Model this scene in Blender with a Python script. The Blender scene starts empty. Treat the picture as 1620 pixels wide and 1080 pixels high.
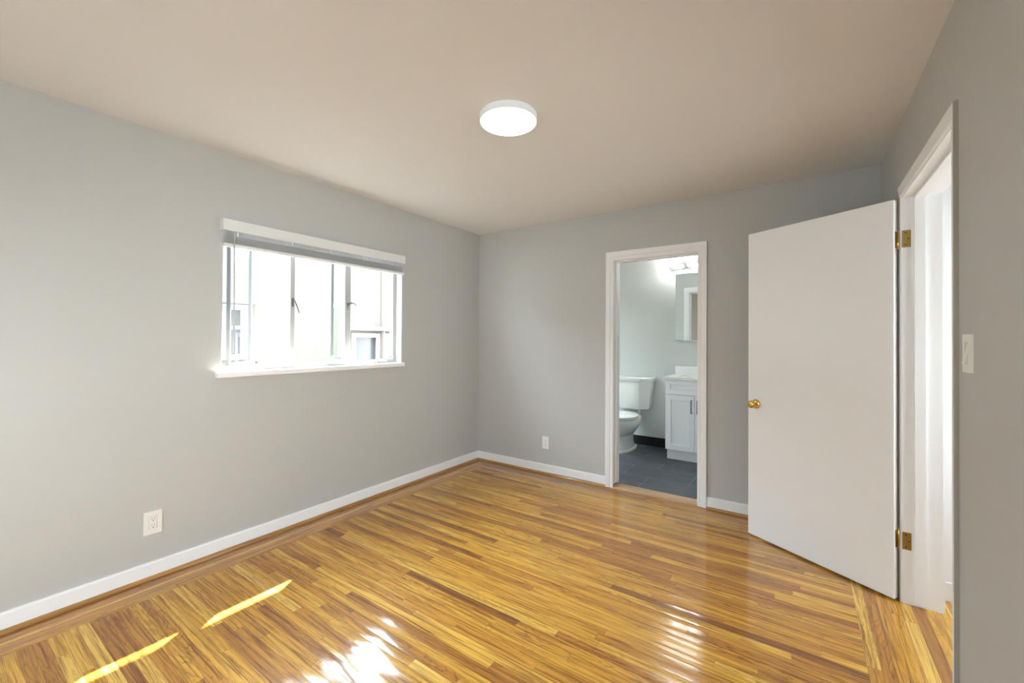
import bpy, bmesh, math, random
from mathutils import Vector, Matrix, Euler

random.seed(7)
sc = bpy.context.scene
COL = sc.collection
PI = math.pi

# ------------------------------------------------------------------ camera, world, sun, exposure
CAM = Vector((2.9372, -3.6022, 1.3248))
a, b, c = math.radians(34.6403), math.radians(0.4448), math.radians(0.3232)
r_ = Vector((math.cos(a), math.sin(a), 0)); f_ = Vector((-math.sin(a), math.cos(a), 0)); u_ = Vector((0, 0, 1))
f2 = f_*math.cos(b) + u_*math.sin(b); u2 = u_*math.cos(b) - f_*math.sin(b)
r3 = r_*math.cos(c) + u2*math.sin(c); u3 = u2*math.cos(c) - r_*math.sin(c)
cd = bpy.data.cameras.new('camera'); cam = bpy.data.objects.new('camera', cd); COL.objects.link(cam)
M = Matrix((r3, u3, -f2)).transposed().to_4x4(); M.translation = CAM
cam.matrix_world = M
cd.sensor_width = 36.0; cd.lens = 36.0*664.2637/1620; cd.shift_y = -9.7814/1620; cd.clip_start = 0.02
sc.camera = cam

sc.view_settings.view_transform = 'Standard'
sc.view_settings.look = 'None'
sc.view_settings.gamma = 1.0
sc.view_settings.use_curve_mapping = False
sc.view_settings.exposure = 1.42
sc.cycles.max_bounces = 14; sc.cycles.diffuse_bounces = 8; sc.cycles.glossy_bounces = 6; sc.cycles.transparent_max_bounces = 16
sc.cycles.use_denoising = True
sc.cycles.sample_clamp_indirect = 6.0

w = bpy.data.worlds.new('sky'); sc.world = w; w.use_nodes = True
nt = w.node_tree; bg = nt.nodes['Background']
SKY = 9.0
tcw = nt.nodes.new('ShaderNodeTexCoord'); sep = nt.nodes.new('ShaderNodeSeparateXYZ')
nt.links.new(tcw.outputs['Generated'], sep.inputs[0])
rampw = nt.nodes.new('ShaderNodeValToRGB'); nt.links.new(sep.outputs['Z'], rampw.inputs[0])
rampw.color_ramp.elements[0].position = 0.0; rampw.color_ramp.elements[0].color = (0.84, 0.92, 1.0, 1)
rampw.color_ramp.elements[1].position = 0.8; rampw.color_ramp.elements[1].color = (0.70, 0.84, 1.0, 1)
# the side of the sky away from the window wall is a little hazier and warmer
mrw = nt.nodes.new('ShaderNodeMapRange'); mrw.inputs[1].default_value = 0.1; mrw.inputs[2].default_value = 0.8; nt.links.new(sep.outputs['X'], mrw.inputs[0])
mxw = nt.nodes.new('ShaderNodeMix'); mxw.data_type = 'RGBA'; mxw.inputs[7].default_value = (0.875, 0.90, 0.925, 1)
nt.links.new(mrw.outputs[0], mxw.inputs[0]); nt.links.new(rampw.outputs[0], mxw.inputs[6]); nt.links.new(mxw.outputs[2], bg.inputs[0]); bg.inputs[1].default_value = SKY

sund = bpy.data.lights.new('sun', 'SUN'); sund.energy = 27.0; sund.angle = math.radians(0.53); sund.color = (1.0, 0.93, 0.80)
sun = bpy.data.objects.new('sun', sund); COL.objects.link(sun)
SUN_DIR = Vector((1.0, -1.67, -1.86)).normalized()
sun.rotation_euler = SUN_DIR.to_track_quat('-Z', 'Y').to_euler(); sun.location = (-4, 6, 8)

def portal(name, loc, direction, sx, sy):
    l = bpy.data.lights.new(name, 'AREA'); l.shape = 'RECTANGLE'; l.size = sx; l.size_y = sy
    l.cycles.is_portal = True
    o = bpy.data.objects.new(name, l); COL.objects.link(o); o.location = loc
    o.rotation_euler = Vector(direction).to_track_quat('-Z', 'Z').to_euler()
# the room's dimensions (metres)
RX, H, NY = 3.3586, 2.467, -4.55
WT = 0.14
portal('portal_left', (-0.2, -1.79, 1.55), (1, 0, 0), 1.41, 0.95)
portal('portal_near', (1.2, NY-0.25, 1.05), (0, 1, 0), 0.7, 0.9)
portal('portal_right', (RX+0.25, -4.02, 1.45), (-1, 0, 0), 0.8, 1.3)
portal('portal_bathroom', (-0.25, 0.85, 1.5), (1, 0, 0), 1.0, 1.2)
portal('portal_hall', (4.95, -1.01, 1.35), (-1, 0, 0), 0.58, 1.2)

# ------------------------------------------------------------------ materials
def newmat(name):
    m = bpy.data.materials.new(name); m.use_nodes = True
    return m, m.node_tree, m.node_tree.nodes['Principled BSDF']
def mat(name, col, rough=0.5, metal=0.0, bump=0.0, scale=80.0, var=0.0, coat=0.0, vscale=3.0):
    m, n, p = newmat(name)
    p.inputs['Base Color'].default_value = (*col, 1); p.inputs['Roughness'].default_value = rough; p.inputs['Metallic'].default_value = metal
    p.inputs['Coat Weight'].default_value = coat
    tc = n.nodes.new('ShaderNodeTexCoord')
    if bump:
        t = n.nodes.new('ShaderNodeTexNoise'); t.inputs['Scale'].default_value = scale; t.inputs['Detail'].default_value = 3
        n.links.new(tc.outputs['Object'], t.inputs['Vector'])
        bn = n.nodes.new('ShaderNodeBump'); bn.inputs['Strength'].default_value = bump; bn.inputs['Distance'].default_value = 0.004
        n.links.new(t.outputs['Fac'], bn.inputs['Height']); n.links.new(bn.outputs['Normal'], p.inputs['Normal'])
    if var:
        t = n.nodes.new('ShaderNodeTexNoise'); t.inputs['Scale'].default_value = vscale; t.inputs['Detail'].default_value = 4
        n.links.new(tc.outputs['Object'], t.inputs['Vector'])
        mx = n.nodes.new('ShaderNodeMix'); mx.data_type = 'RGBA'
        mx.inputs[6].default_value = (*[x*(1-var) for x in col], 1); mx.inputs[7].default_value = (*[min(1, x*(1+var)) for x in col], 1)
        n.links.new(t.outputs['Fac'], mx.inputs[0]); n.links.new(mx.outputs[2], p.inputs['Base Color'])
    return m
def emit(name, col, strength):
    m, n, p = newmat(name)
    p.inputs['Base Color'].default_value = (*col, 1)
    p.inputs['Emission Color'].default_value = (*col, 1); p.inputs['Emission Strength'].default_value = strength
    return m
def glassmat(name, tint=(0.96, 0.98, 0.97)):
    m = bpy.data.materials.new(name); m.use_nodes = True; n = m.node_tree; n.nodes.clear()
    out = n.nodes.new('ShaderNodeOutputMaterial'); tr = n.nodes.new('ShaderNodeBsdfTransparent'); tr.inputs[0].default_value = (*tint, 1)
    gl = n.nodes.new('ShaderNodeBsdfGlossy'); gl.inputs['Roughness'].default_value = 0.0
    fr = n.nodes.new('ShaderNodeFresnel'); fr.inputs[0].default_value = 1.45
    mx = n.nodes.new('ShaderNodeMixShader')
    ge = n.nodes.new('ShaderNodeNewGeometry'); inv = n.nodes.new('ShaderNodeMath'); inv.operation = 'SUBTRACT'; inv.inputs[0].default_value = 1.0
    n.links.new(ge.outputs['Backfacing'], inv.inputs[1])
    fm = n.nodes.new('ShaderNodeMath'); fm.operation = 'MULTIPLY'; n.links.new(fr.outputs[0], fm.inputs[0]); n.links.new(inv.outputs[0], fm.inputs[1])
    n.links.new(fm.outputs[0], mx.inputs[0]); n.links.new(tr.outputs[0], mx.inputs[1]); n.links.new(gl.outputs[0], mx.inputs[2])
    n.links.new(mx.outputs[0], out.inputs[0])
    return m

WALL = mat('grey_wall_paint', (0.500, 0.500, 0.490), 0.62, bump=0.10, scale=140, var=0.015)
CEIL = mat('ceiling_paint', (0.80, 0.785, 0.775), 0.75, bump=0.06, scale=60)
TRIM = mat('white_trim_paint', (0.86, 0.865, 0.88), 0.6)
GREYTRIM = mat('grey_casing_edge_and_shade', (0.37, 0.35, 0.31), 0.5)  # near leg's grey side; on the far leg it carries the door's shade
DOORW = mat('white_door_paint', (0.86, 0.87, 0.88), 0.30, bump=0.05, scale=25)
BATHWALL = mat('bathroom_wall_paint', (0.56, 0.58, 0.56), 0.55, bump=0.04, scale=120)
BLACK = mat('black_baseboard', (0.006, 0.006, 0.007), 0.45)
STEEL = mat('grey_window_metal', (0.46, 0.47, 0.47), 0.45, bump=0.02)
SASHM = mat('weathered_sash_metal', (0.15, 0.155, 0.155), 0.5)
CHROME = mat('chrome', (0.72, 0.74, 0.75), 0.14, 1.0)
HWARE = mat('tarnished_hardware', (0.12, 0.115, 0.11), 0.4, 0.6)
BRASS = mat('polished_brass', (0.78, 0.55, 0.17), 0.16, 1.0)
OLDBRASS = mat('aged_brass', (0.40, 0.28, 0.09), 0.32, 1.0, bump=0.1, scale=120)
PLASTIC = mat('white_plastic', (0.80, 0.79, 0.77), 0.35)
SLOT = mat('dark_slot', (0.01, 0.01, 0.01), 0.6)
CERAMIC = mat('white_ceramic', (0.72, 0.73, 0.70), 0.16)
SEATW = mat('white_seat_plastic', (0.78, 0.79, 0.78), 0.2)
CAB = mat('white_cabinet_paint', (0.78, 0.80, 0.82), 0.35)
STONE = mat('white_stone_top', (0.78, 0.78, 0.76), 0.15, var=0.05, vscale=20)
HANDLE = mat('dark_steel_handle', (0.22, 0.23, 0.24), 0.3, 1.0)
BLIND = mat('white_blind_vinyl', (0.74, 0.745, 0.75), 0.4)
WANDM = mat('grey_wand_plastic', (0.42, 0.42, 0.43), 0.3)
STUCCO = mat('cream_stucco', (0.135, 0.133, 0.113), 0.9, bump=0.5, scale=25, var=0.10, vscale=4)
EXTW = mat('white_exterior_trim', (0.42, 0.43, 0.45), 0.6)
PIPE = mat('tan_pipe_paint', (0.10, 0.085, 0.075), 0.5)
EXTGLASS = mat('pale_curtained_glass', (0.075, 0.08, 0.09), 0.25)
CONC = mat('concrete_ground', (0.16, 0.155, 0.145), 0.9, bump=0.3, scale=10)
ROOF = mat('roof_paint', (0.6, 0.58, 0.54), 0.8)
MIRROR = mat('mirror_silver', (0.86, 0.90, 0.90), 0.01, 1.0)
GLASS = glassmat('window_glass')
LAMPM = emit('lamp_diffuser_glow', (0.94, 0.97, 1.0), 4.0)
RIM = emit('glowing_acrylic_rim', (0.80, 0.83, 0.86), 0.05)
BULBM = emit('bulb_glow', (1.0, 0.985, 0.95), 22.0)

def wood_floor_mat(name, gloss=True, plank_attr=True, base=(0.46, 0.235, 0.055)):
    m, n, p = newmat(name)
    L = n.links
    uv = n.nodes.new('ShaderNodeUVMap'); uv.uv_map = 'grain'
    rnd = n.nodes.new('ShaderNodeAttribute'); rnd.attribute_name = 'tone'
    # long streaky grain
    mp = n.nodes.new('ShaderNodeMapping'); mp.inputs['Scale'].default_value = (1.3, 34.0, 1)
    L.new(uv.outputs[0], mp.inputs[0])
    g1 = n.nodes.new('ShaderNodeTexNoise'); g1.inputs['Scale'].default_value = 2.0; g1.inputs['Detail'].default_value = 6; g1.inputs['Roughness'].default_value = 0.6; g1.inputs['Distortion'].default_value = 0.8
    L.new(mp.outputs[0], g1.inputs['Vector'])
    # cathedral bands: contour lines of a slow noise
    mp2 = n.nodes.new('ShaderNodeMapping'); mp2.inputs['Scale'].default_value = (1.5, 11.0, 1)
    L.new(uv.outputs[0], mp2.inputs[0])
    g2 = n.nodes.new('ShaderNodeTexNoise'); g2.inputs['Scale'].default_value = 1.3; g2.inputs['Detail'].default_value = 3; g2.inputs['Distortion'].default_value = 0.6
    L.new(mp2.outputs[0], g2.inputs['Vector'])
    mul = n.nodes.new('ShaderNodeMath'); mul.operation = 'MULTIPLY'; mul.inputs[1].default_value = 13.0; L.new(g2.outputs['Fac'], mul.inputs[0])
    frc = n.nodes.new('ShaderNodeMath'); frc.operation = 'FRACT'; L.new(mul.outputs[0], frc.inputs[0])
    rb = n.nodes.new('ShaderNodeValToRGB'); L.new(frc.outputs[0], rb.inputs[0])
    rb.color_ramp.elements[0].position = 0.0; rb.color_ramp.elements[0].color = (0.42, 0.34, 0.27, 1)
    rb.color_ramp.elements[1].position = 0.35; rb.color_ramp.elements[1].color = (1, 1, 1, 1)
    e = rb.color_ramp.elements.new(0.97); e.color = (0.92, 0.9, 0.88, 1)
    # base tone per board
    rt = n.nodes.new('ShaderNodeValToRGB'); L.new(rnd.outputs['Fac'], rt.inputs[0])
    els = rt.color_ramp.elements
    els[0].position = 0.0; els[0].color = (0.22, 0.085, 0.020, 1)
    els[1].position = 1.0; els[1].color = (0.84, 0.54, 0.115, 1)
    for pos, colr in ((0.10, (0.35, 0.145, 0.026)), (0.28, (0.53, 0.24, 0.032)), (0.55, (0.68, 0.355, 0.043)), (0.82, (0.76, 0.435, 0.062))):
        e = els.new(pos); e.color = (*colr, 1)
    rg = n.nodes.new('ShaderNodeValToRGB'); L.new(g1.outputs['Fac'], rg.inputs[0])
    rg.color_ramp.elements[0].position = 0.30; rg.color_ramp.elements[0].color = (0.40, 0.285, 0.19, 1)
    rg.color_ramp.elements[1].position = 0.56; rg.color_ramp.elements[1].color = (1.05, 1.04, 1.02, 1)
    m1 = n.nodes.new('ShaderNodeMix'); m1.data_type = 'RGBA'; m1.blend_type = 'MULTIPLY'; m1.inputs[0].default_value = 1.0
    L.new(rt.outputs[0], m1.inputs[6]); L.new(rg.outputs[0], m1.inputs[7])
    m2 = n.nodes.new('ShaderNodeMix'); m2.data_type = 'RGBA'; m2.blend_type = 'MULTIPLY'
    # cathedral strength differs from board to board
    s1 = n.nodes.new('ShaderNodeMath'); s1.operation = 'MULTIPLY'; s1.inputs[1].default_value = 7.31; L.new(rnd.outputs['Fac'], s1.inputs[0])
    s2 = n.nodes.new('ShaderNodeMath'); s2.operation = 'FRACT'; L.new(s1.outputs[0], s2.inputs[0])
    s3 = n.nodes.new('ShaderNodeMath'); s3.operation = 'MULTIPLY'; s3.inputs[1].default_value = 0.8; L.new(s2.outputs[0], s3.inputs[0])
    L.new(s3.outputs[0], m2.inputs[0]); L.new(m1.outputs[2], m2.inputs[6]); L.new(rb.outputs[0], m2.inputs[7])
    # thin dark mineral streaks
    mp3 = n.nodes.new('ShaderNodeMapping'); mp3.inputs['Scale'].default_value = (0.6, 50.0, 1); mp3.inputs['Location'].default_value = (3.1, 7.7, 0)
    L.new(uv.outputs[0], mp3.inputs[0])
    g3 = n.nodes.new('ShaderNodeTexNoise'); g3.inputs['Scale'].default_value = 2.6; g3.inputs['Detail'].default_value = 5; g3.inputs['Distortion'].default_value = 1.5
    L.new(mp3.outputs[0], g3.inputs['Vector'])
    r3_ = n.nodes.new('ShaderNodeValToRGB'); L.new(g3.outputs['Fac'], r3_.inputs[0])
    r3_.color_ramp.elements[0].position = 0.57; r3_.color_ramp.elements[0].color = (1, 1, 1, 1)
    r3_.color_ramp.elements[1].position = 0.67; r3_.color_ramp.elements[1].color = (0.36, 0.235, 0.15, 1)
    m2b = n.nodes.new('ShaderNodeMix'); m2b.data_type = 'RGBA'; m2b.blend_type = 'MULTIPLY'; m2b.inputs[0].default_value = 0.9
    L.new(m2.outputs[2], m2b.inputs[6]); L.new(r3_.outputs[0], m2b.inputs[7]); m2 = m2b
    # dark seam along the board edges
    uv2 = n.nodes.new('ShaderNodeUVMap'); uv2.uv_map = 'edge'
    sx = n.nodes.new('ShaderNodeSeparateXYZ'); L.new(uv2.outputs[0], sx.inputs[0])
    def edge(sock, width):
        pp = n.nodes.new('ShaderNodeMath'); pp.operation = 'PINGPONG'; pp.inputs[1].default_value = 0.5; L.new(sock, pp.inputs[0])
        lt = n.nodes.new('ShaderNodeMath'); lt.operation = 'LESS_THAN'; lt.inputs[1].default_value = width; L.new(pp.outputs[0], lt.inputs[0])
        return lt
    ev = edge(sx.outputs['Y'], 0.016); eu = edge(sx.outputs['X'], 0.0012)
    mxm = n.nodes.new('ShaderNodeMath'); mxm.operation = 'MAXIMUM'; L.new(ev.outputs[0], mxm.inputs[0]); L.new(eu.outputs[0], mxm.inputs[1])
    sm = n.nodes.new('ShaderNodeMath'); sm.operation = 'MULTIPLY'; sm.inputs[1].default_value = 0.6; L.new(mxm.outputs[0], sm.inputs[0])
    m3 = n.nodes.new('ShaderNodeMix'); m3.data_type = 'RGBA'; m3.inputs[7].default_value = (0.09, 0.04, 0.012, 1)
    L.new(sm.outputs[0], m3.inputs[0]); L.new(m2.outputs[2], m3.inputs[6])
    L.new(m3.outputs[2], p.inputs['Base Color'])
    p.inputs['Roughness'].default_value = 0.42
    p.inputs['Specular IOR Level'].default_value = 0.15
    p.inputs['Coat Weight'].default_value = 1.0; p.inputs['Coat IOR'].default_value = 1.5
    # varnish: slightly wavy, scuffed in places
    tc = n.nodes.new('ShaderNodeTexCoord')
    sc1 = n.nodes.new('ShaderNodeTexNoise'); sc1.inputs['Scale'].default_value = 2.2; sc1.inputs['Detail'].default_value = 4; L.new(tc.outputs['Object'], sc1.inputs['Vector'])
    mr = n.nodes.new('ShaderNodeMapRange'); mr.inputs[1].default_value = 0.35; mr.inputs[2].default_value = 0.7; mr.inputs[3].default_value = 0.06; mr.inputs[4].default_value = 0.15
    L.new(sc1.outputs['Fac'], mr.inputs[0]); L.new(mr.outputs[0], p.inputs['Coat Roughness'])
    wv = n.nodes.new('ShaderNodeTexNoise'); wv.inputs['Scale'].default_value = 16; wv.inputs['Detail'].default_value = 3; L.new(tc.outputs['Object'], wv.inputs['Vector'])
    bmp = n.nodes.new('ShaderNodeBump'); bmp.inputs['Strength'].default_value = 0.12; bmp.inputs['Distance'].default_value = 0.0035
    L.new(wv.outputs['Fac'], bmp.inputs['Height'])
    bm2 = n.nodes.new('ShaderNodeBump'); bm2.inputs['Strength'].default_value = 0.35; bm2.inputs['Distance'].default_value = 0.0006; bm2.invert = True
    L.new(mxm.outputs[0], bm2.inputs['Height']); L.new(bmp.outputs[0], bm2.inputs['Normal'])
    # boards slightly cupped across their width
    c1 = n.nodes.new('ShaderNodeMath'); c1.operation = 'SUBTRACT'; c1.inputs[1].default_value = 0.5; L.new(sx.outputs['Y'], c1.inputs[0])
    c2 = n.nodes.new('ShaderNodeMath'); c2.operation = 'MULTIPLY'; L.new(c1.outputs[0], c2.inputs[0]); L.new(c1.outputs[0], c2.inputs[1])
    c3 = n.nodes.new('ShaderNodeMath'); c3.operation = 'MULTIPLY'; c3.inputs[1].default_value = 4.0; L.new(c2.outputs[0], c3.inputs[0])
    bm3 = n.nodes.new('ShaderNodeBump'); bm3.inputs['Strength'].default_value = 1.0; bm3.inputs['Distance'].default_value = 0.00045
    L.new(c3.outputs[0], bm3.inputs['Height']); L.new(bm2.outputs[0], bm3.inputs['Normal']); bm2 = bm3
    L.new(bm2.outputs[0], p.inputs['Coat Normal']); L.new(bm2.outputs[0], p.inputs['Normal'])
    return m
FLOORW = wood_floor_mat('varnished_oak_boards')

def wood_mat(name, col, rough=0.3, axis=1):
    m, n, p = newmat(name); L = n.links
    tc = n.nodes.new('ShaderNodeTexCoord'); mp = n.nodes.new('ShaderNodeMapping')
    s = [60, 60, 60]; s[axis] = 2.0; mp.inputs['Scale'].default_value = s
    L.new(tc.outputs['Object'], mp.inputs[0])
    t = n.nodes.new('ShaderNodeTexNoise'); t.inputs['Scale'].default_value = 1.0; t.inputs['Detail'].default_value = 4; L.new(mp.outputs[0], t.inputs['Vector'])
    rp = n.nodes.new('ShaderNodeValToRGB'); L.new(t.outputs['Fac'], rp.inputs[0])
    rp.color_ramp.elements[0].position = 0.3; rp.color_ramp.elements[0].color = (*[x*0.6 for x in col], 1)
    rp.color_ramp.elements[1].position = 0.65; rp.color_ramp.elements[1].color = (*[x*1.1 for x in col], 1)
    L.new(rp.outputs[0], p.inputs['Base Color']); p.inputs['Roughness'].default_value = rough; p.inputs['Coat Weight'].default_value = 0.5
    return m
SHOEY = wood_mat('shoe_moulding_oak_long', (0.40, 0.20, 0.055), axis=1)
SHOEX = wood_mat('shoe_moulding_oak_cross', (0.40, 0.20, 0.055), axis=0)
THRESH = wood_mat('pale_oak_threshold', (0.52, 0.31, 0.16), 0.45, axis=0)

def tile_mat():
    m, n, p = newmat('slate_tile'); L = n.links
    tc = n.nodes.new('ShaderNodeTexCoord'); mp = n.nodes.new('ShaderNodeMapping')
    mp.inputs['Location'].default_value = (-1.480+0.6120*4, -0.465+0.318*3, 0)
    L.new(tc.outputs['Object'], mp.inputs[0])
    br = n.nodes.new('ShaderNodeTexBrick'); L.new(mp.outputs[0], br.inputs['Vector'])
    br.inputs['Color1'].default_value = (0.058, 0.065, 0.078, 1); br.inputs['Color2'].default_value = (0.078, 0.086, 0.10, 1); br.inputs['Mortar'].default_value = (0.25, 0.26, 0.27, 1)
    br.inputs['Scale'].default_value = 1.0; br.inputs['Mortar Size'].default_value = 0.0022; br.inputs['Mortar Smooth'].default_value = 0.1
    br.inputs['Brick Width'].default_value = 0.612; br.inputs['Row Height'].default_value = 0.318; br.offset = 0.6; br.offset_frequency = 2
    t = n.nodes.new('ShaderNodeTexNoise'); t.inputs['Scale'].default_value = 7; t.inputs['Detail'].default_value = 6; L.new(tc.outputs['Object'], t.inputs['Vector'])
    rp = n.nodes.new('ShaderNodeValToRGB'); L.new(t.outputs['Fac'], rp.inputs[0])
    rp.color_ramp.elements[0].position = 0.3; rp.color_ramp.elements[0].color = (0.75, 0.75, 0.75, 1); rp.color_ramp.elements[1].position = 0.7; rp.color_ramp.elements[1].color = (1.2, 1.2, 1.2, 1)
    mx = n.nodes.new('ShaderNodeMix'); mx.data_type = 'RGBA'; mx.blend_type = 'MULTIPLY'; mx.inputs[0].default_value = 1
    L.new(br.outputs['Color'], mx.inputs[6]); L.new(rp.outputs[0], mx.inputs[7]); L.new(mx.outputs[2], p.inputs['Base Color'])
    p.inputs['Roughness'].default_value = 0.42
    return m
TILE = tile_mat()

# ------------------------------------------------------------------ mesh helpers
def obj(name, bm, m, parent=None, smooth=False, loc=None):
    me = bpy.data.meshes.new(name)
    bmesh.ops.recalc_face_normals(bm, faces=bm.faces)
    bm.to_mesh(me); bm.free()
    if smooth:
        for p in me.polygons: p.use_smooth = True
    ms = m if isinstance(m, (list, tuple)) else [m]
    for x in ms: me.materials.append(x)
    o = bpy.data.objects.new(name, me); COL.objects.link(o)
    if parent is not None: o.parent = parent
    if loc is not None: o.location = loc
    return o
def smooth_by_angle(o, deg=35):
    me = o.data
    for p in me.polygons: p.use_smooth = True
    me.set_sharp_from_angle(angle=math.radians(deg))
    return o
def tag(o, label, cat=None, group=None, kind=None):
    o['label'] = label
    if cat: o['category'] = cat
    if group: o['group'] = group
    if kind: o['kind'] = kind
    return o
def empty(name, loc=(0, 0, 0), rz=0):
    o = bpy.data.objects.new(name, None); COL.objects.link(o); o.location = loc; o.rotation_euler = (0, 0, rz)
    o.empty_display_size = 0.1
    return o
def box(x0, x1, y0, y1, z0, z1, bev=0.0, seg=2, bm=None):
    bm2 = bmesh.new()
    vs = [bm2.verts.new((x, y, z)) for x in (x0, x1) for y in (y0, y1) for z in (z0, z1)]
    for f in ((0, 1, 3, 2), (4, 6, 7, 5), (0, 4, 5, 1), (2, 3, 7, 6), (0, 2, 6, 4), (1, 5, 7, 3)):
        bm2.faces.new([vs[i] for i in f])
    if bev:
        bmesh.ops.bevel(bm2, geom=list(bm2.edges), offset=bev, segments=seg, affect='EDGES', profile=0.5)
    if bm is None: return bm2
    me = bpy.data.meshes.new('tmp'); bm2.to_mesh(me); bm2.free(); bm.from_mesh(me); bpy.data.meshes.remove(me)
    return bm
def lathe(profile, n=40, axis='Z', origin=(0, 0, 0)):
    """profile: list of (radius, height); closed at zero radii."""
    bm = bmesh.new(); rings = []
    for r, h in profile:
        if r < 1e-6:
            rings.append([bm.verts.new((0, 0, h))])
        else:
            rings.append([bm.verts.new((r*math.cos(2*PI*i/n), r*math.sin(2*PI*i/n), h)) for i in range(n)])
    for A, B in zip(rings, rings[1:]):
        if len(A) == 1 and len(B) == 1: continue
        for i in range(n):
            j = (i+1) % n
            if len(A) == 1: bm.faces.new((A[0], B[i], B[j]))
            elif len(B) == 1: bm.faces.new((A[i], A[j], B[0]))
            else: bm.faces.new((A[i], A[j], B[j], B[i]))
    R = {'Z': Matrix.Identity(3), 'X': Matrix.Rotation(PI/2, 3, 'Y'), 'Y': Matrix.Rotation(-PI/2, 3, 'X'), '-Y': Matrix.Rotation(PI/2, 3, 'X'), '-X': Matrix.Rotation(-PI/2, 3, 'Y')}[axis]
    for v in bm.verts: v.co = R @ v.co + Vector(origin)
    return bm
def loft(sections, cap=True):
    """sections: list of equal-length point loops."""
    bm = bmesh.new(); R = [[bm.verts.new(p) for p in s] for s in sections]
    n = len(R[0])
    for A, B in zip(R, R[1:]):
        for i in range(n):
            j = (i+1) % n; bm.faces.new((A[i], A[j], B[j], B[i]))
    if cap:
        bm.faces.new(list(reversed(R[0]))); bm.faces.new(R[-1])
    return bm
def tube(points, rad, n=10, bm=None):
    pts = [Vector(p) for p in points]; secs = []
    up = Vector((0.123, 0.321, 0.94)).normalized()
    for i, p in enumerate(pts):
        d = (pts[min(i+1, len(pts)-1)] - pts[max(i-1, 0)]).normalized()
        s = d.cross(up).normalized(); t = s.cross(d).normalized()
        rr = rad[i] if isinstance(rad, (list, tuple)) else rad
        secs.append([p + s*rr*math.cos(2*PI*k/n) + t*rr*math.sin(2*PI*k/n) for k in range(n)])
    return loft(secs)
def wall_hole(plane, p0, p1, u0, u1, z0, z1, holes=()):
    """A solid wall: plane 'x' or 'y', thickness p0..p1, span u0..u1, height z0..z1, rectangular holes (ua,ub,za,zb); holes touching the floor stay open."""
    us = sorted({u0, u1, *[h[0] for h in holes], *[h[1] for h in holes]}); zs = sorted({z0, z1, *[h[2] for h in holes], *[h[3] for h in holes]})
    solid = lambda i, j: 0 <= i < len(us)-1 and 0 <= j < len(zs)-1 and not any(h[0]-1e-6 <= us[i] and us[i+1] <= h[1]+1e-6 and h[2]-1e-6 <= zs[j] and zs[j+1] <= h[3]+1e-6 for h in holes)
    bm = bmesh.new(); cache = {}
    def V(p, u, z):
        k = (p, round(u, 6), round(z, 6))
        if k not in cache: cache[k] = bm.verts.new((p, u, z) if plane == 'x' else (u, p, z))
        return cache[k]
    for i in range(len(us)-1):
        for j in range(len(zs)-1):
            if not solid(i, j): continue
            a_, b_, c_, d_ = us[i], us[i+1], zs[j], zs[j+1]
            for p in (p0, p1): bm.faces.new((V(p, a_, c_), V(p, b_, c_), V(p, b_, d_), V(p, a_, d_)))
            if not solid(i-1, j): bm.faces.new((V(p0, a_, c_), V(p1, a_, c_), V(p1, a_, d_), V(p0, a_, d_)))
            if not solid(i+1, j): bm.faces.new((V(p0, b_, c_), V(p1, b_, c_), V(p1, b_, d_), V(p0, b_, d_)))
            if not solid(i, j-1): bm.faces.new((V(p0, a_, c_), V(p1, a_, c_), V(p1, b_, c_), V(p0, b_, c_)))
            if not solid(i, j+1): bm.faces.new((V(p0, a_, d_), V(p1, a_, d_), V(p1, b_, d_), V(p0, b_, d_)))
    return bm
def struct(name, bm, m, label, cat, **k):
    return tag(obj(name, bm, m, **k), label, cat, kind='structure')
def ring(plane, p0, p1, u0, u1, z0, z1, wu, wz0, wz1):
    return wall_hole(plane, p0, p1, u0, u1, z0, z1, [(u0+wu, u1-wu, z0+wz0, z1-wz1)])
def casing(plane, face, sign, u0, u1, zt, prof, z0=0.0):
    """Mitred casing round a door opening. prof: closed loop of (d, t): d outwards from the opening edge, t off the wall."""
    secs = []
    for k in range(4):
        s = []
        for d, t in prof:
            u = u0-d if k < 2 else u1+d; z = z0 if k in (0, 3) else zt+d
            p = face + sign*t
            s.append((p, u, z) if plane == 'x' else (u, p, z))
        secs.append(s)
    return loft(secs)
def run_profile(prof, axis, s0, s1, face, sign):
    """Moulding: prof loop of (t off the wall, z), run along an axis from s0 to s1."""
    secs = []
    for s in (s0, s1):
        secs.append([((face+sign*t, s, z) if axis == 'y' else (s, face+sign*t, z)) for t, z in prof])
    return loft(secs)

# ------------------------------------------------------------------ setting: walls, ceiling, ground
WY0, WY1, WZ0, WZ1 = -2.495, -1.084, 1.085, 2.035     # window opening in the left wall
BX0, BX1, BZ = 1.533, 2.270, 2.045                   # rough opening to the bathroom
DY0, DY1, DZ = -1.624, -0.721, 2.052                 # doorway in the right wall (jamb faces)
struct('wall_left', wall_hole('x', -WT, 0, NY, 0, -0.02, H, [(WY0, WY1, WZ0, WZ1)]), WALL, 'grey painted wall with the window and one outlet', 'wall')
struct('wall_back', wall_hole('y', 0, WT, -WT, RX+WT, -0.02, H, [(BX0, BX1, -0.02, BZ)]), WALL, 'grey painted wall holding the opening to the bathroom', 'wall')
struct('wall_right', wall_hole('x', RX, RX+WT, NY, 0, -0.02, H, [(DY0-0.02, DY1+0.02, -0.02, DZ+0.02), (-4.42, -3.62, 0.80, 2.10)]), WALL, 'grey painted wall with the doorway and light switch', 'wall')
struct('wall_near', wall_hole('y', NY-WT, NY, -WT, RX+WT, -0.02, H, [(0.85, 1.55, 0.60, 1.50)]), WALL, 'grey painted wall behind the viewpoint', 'wall')
struct('ceiling', box(-WT, RX+WT, NY-WT, WT, H, H+0.13), CEIL, 'smooth off-white bedroom ceiling', 'ceiling')
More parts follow.
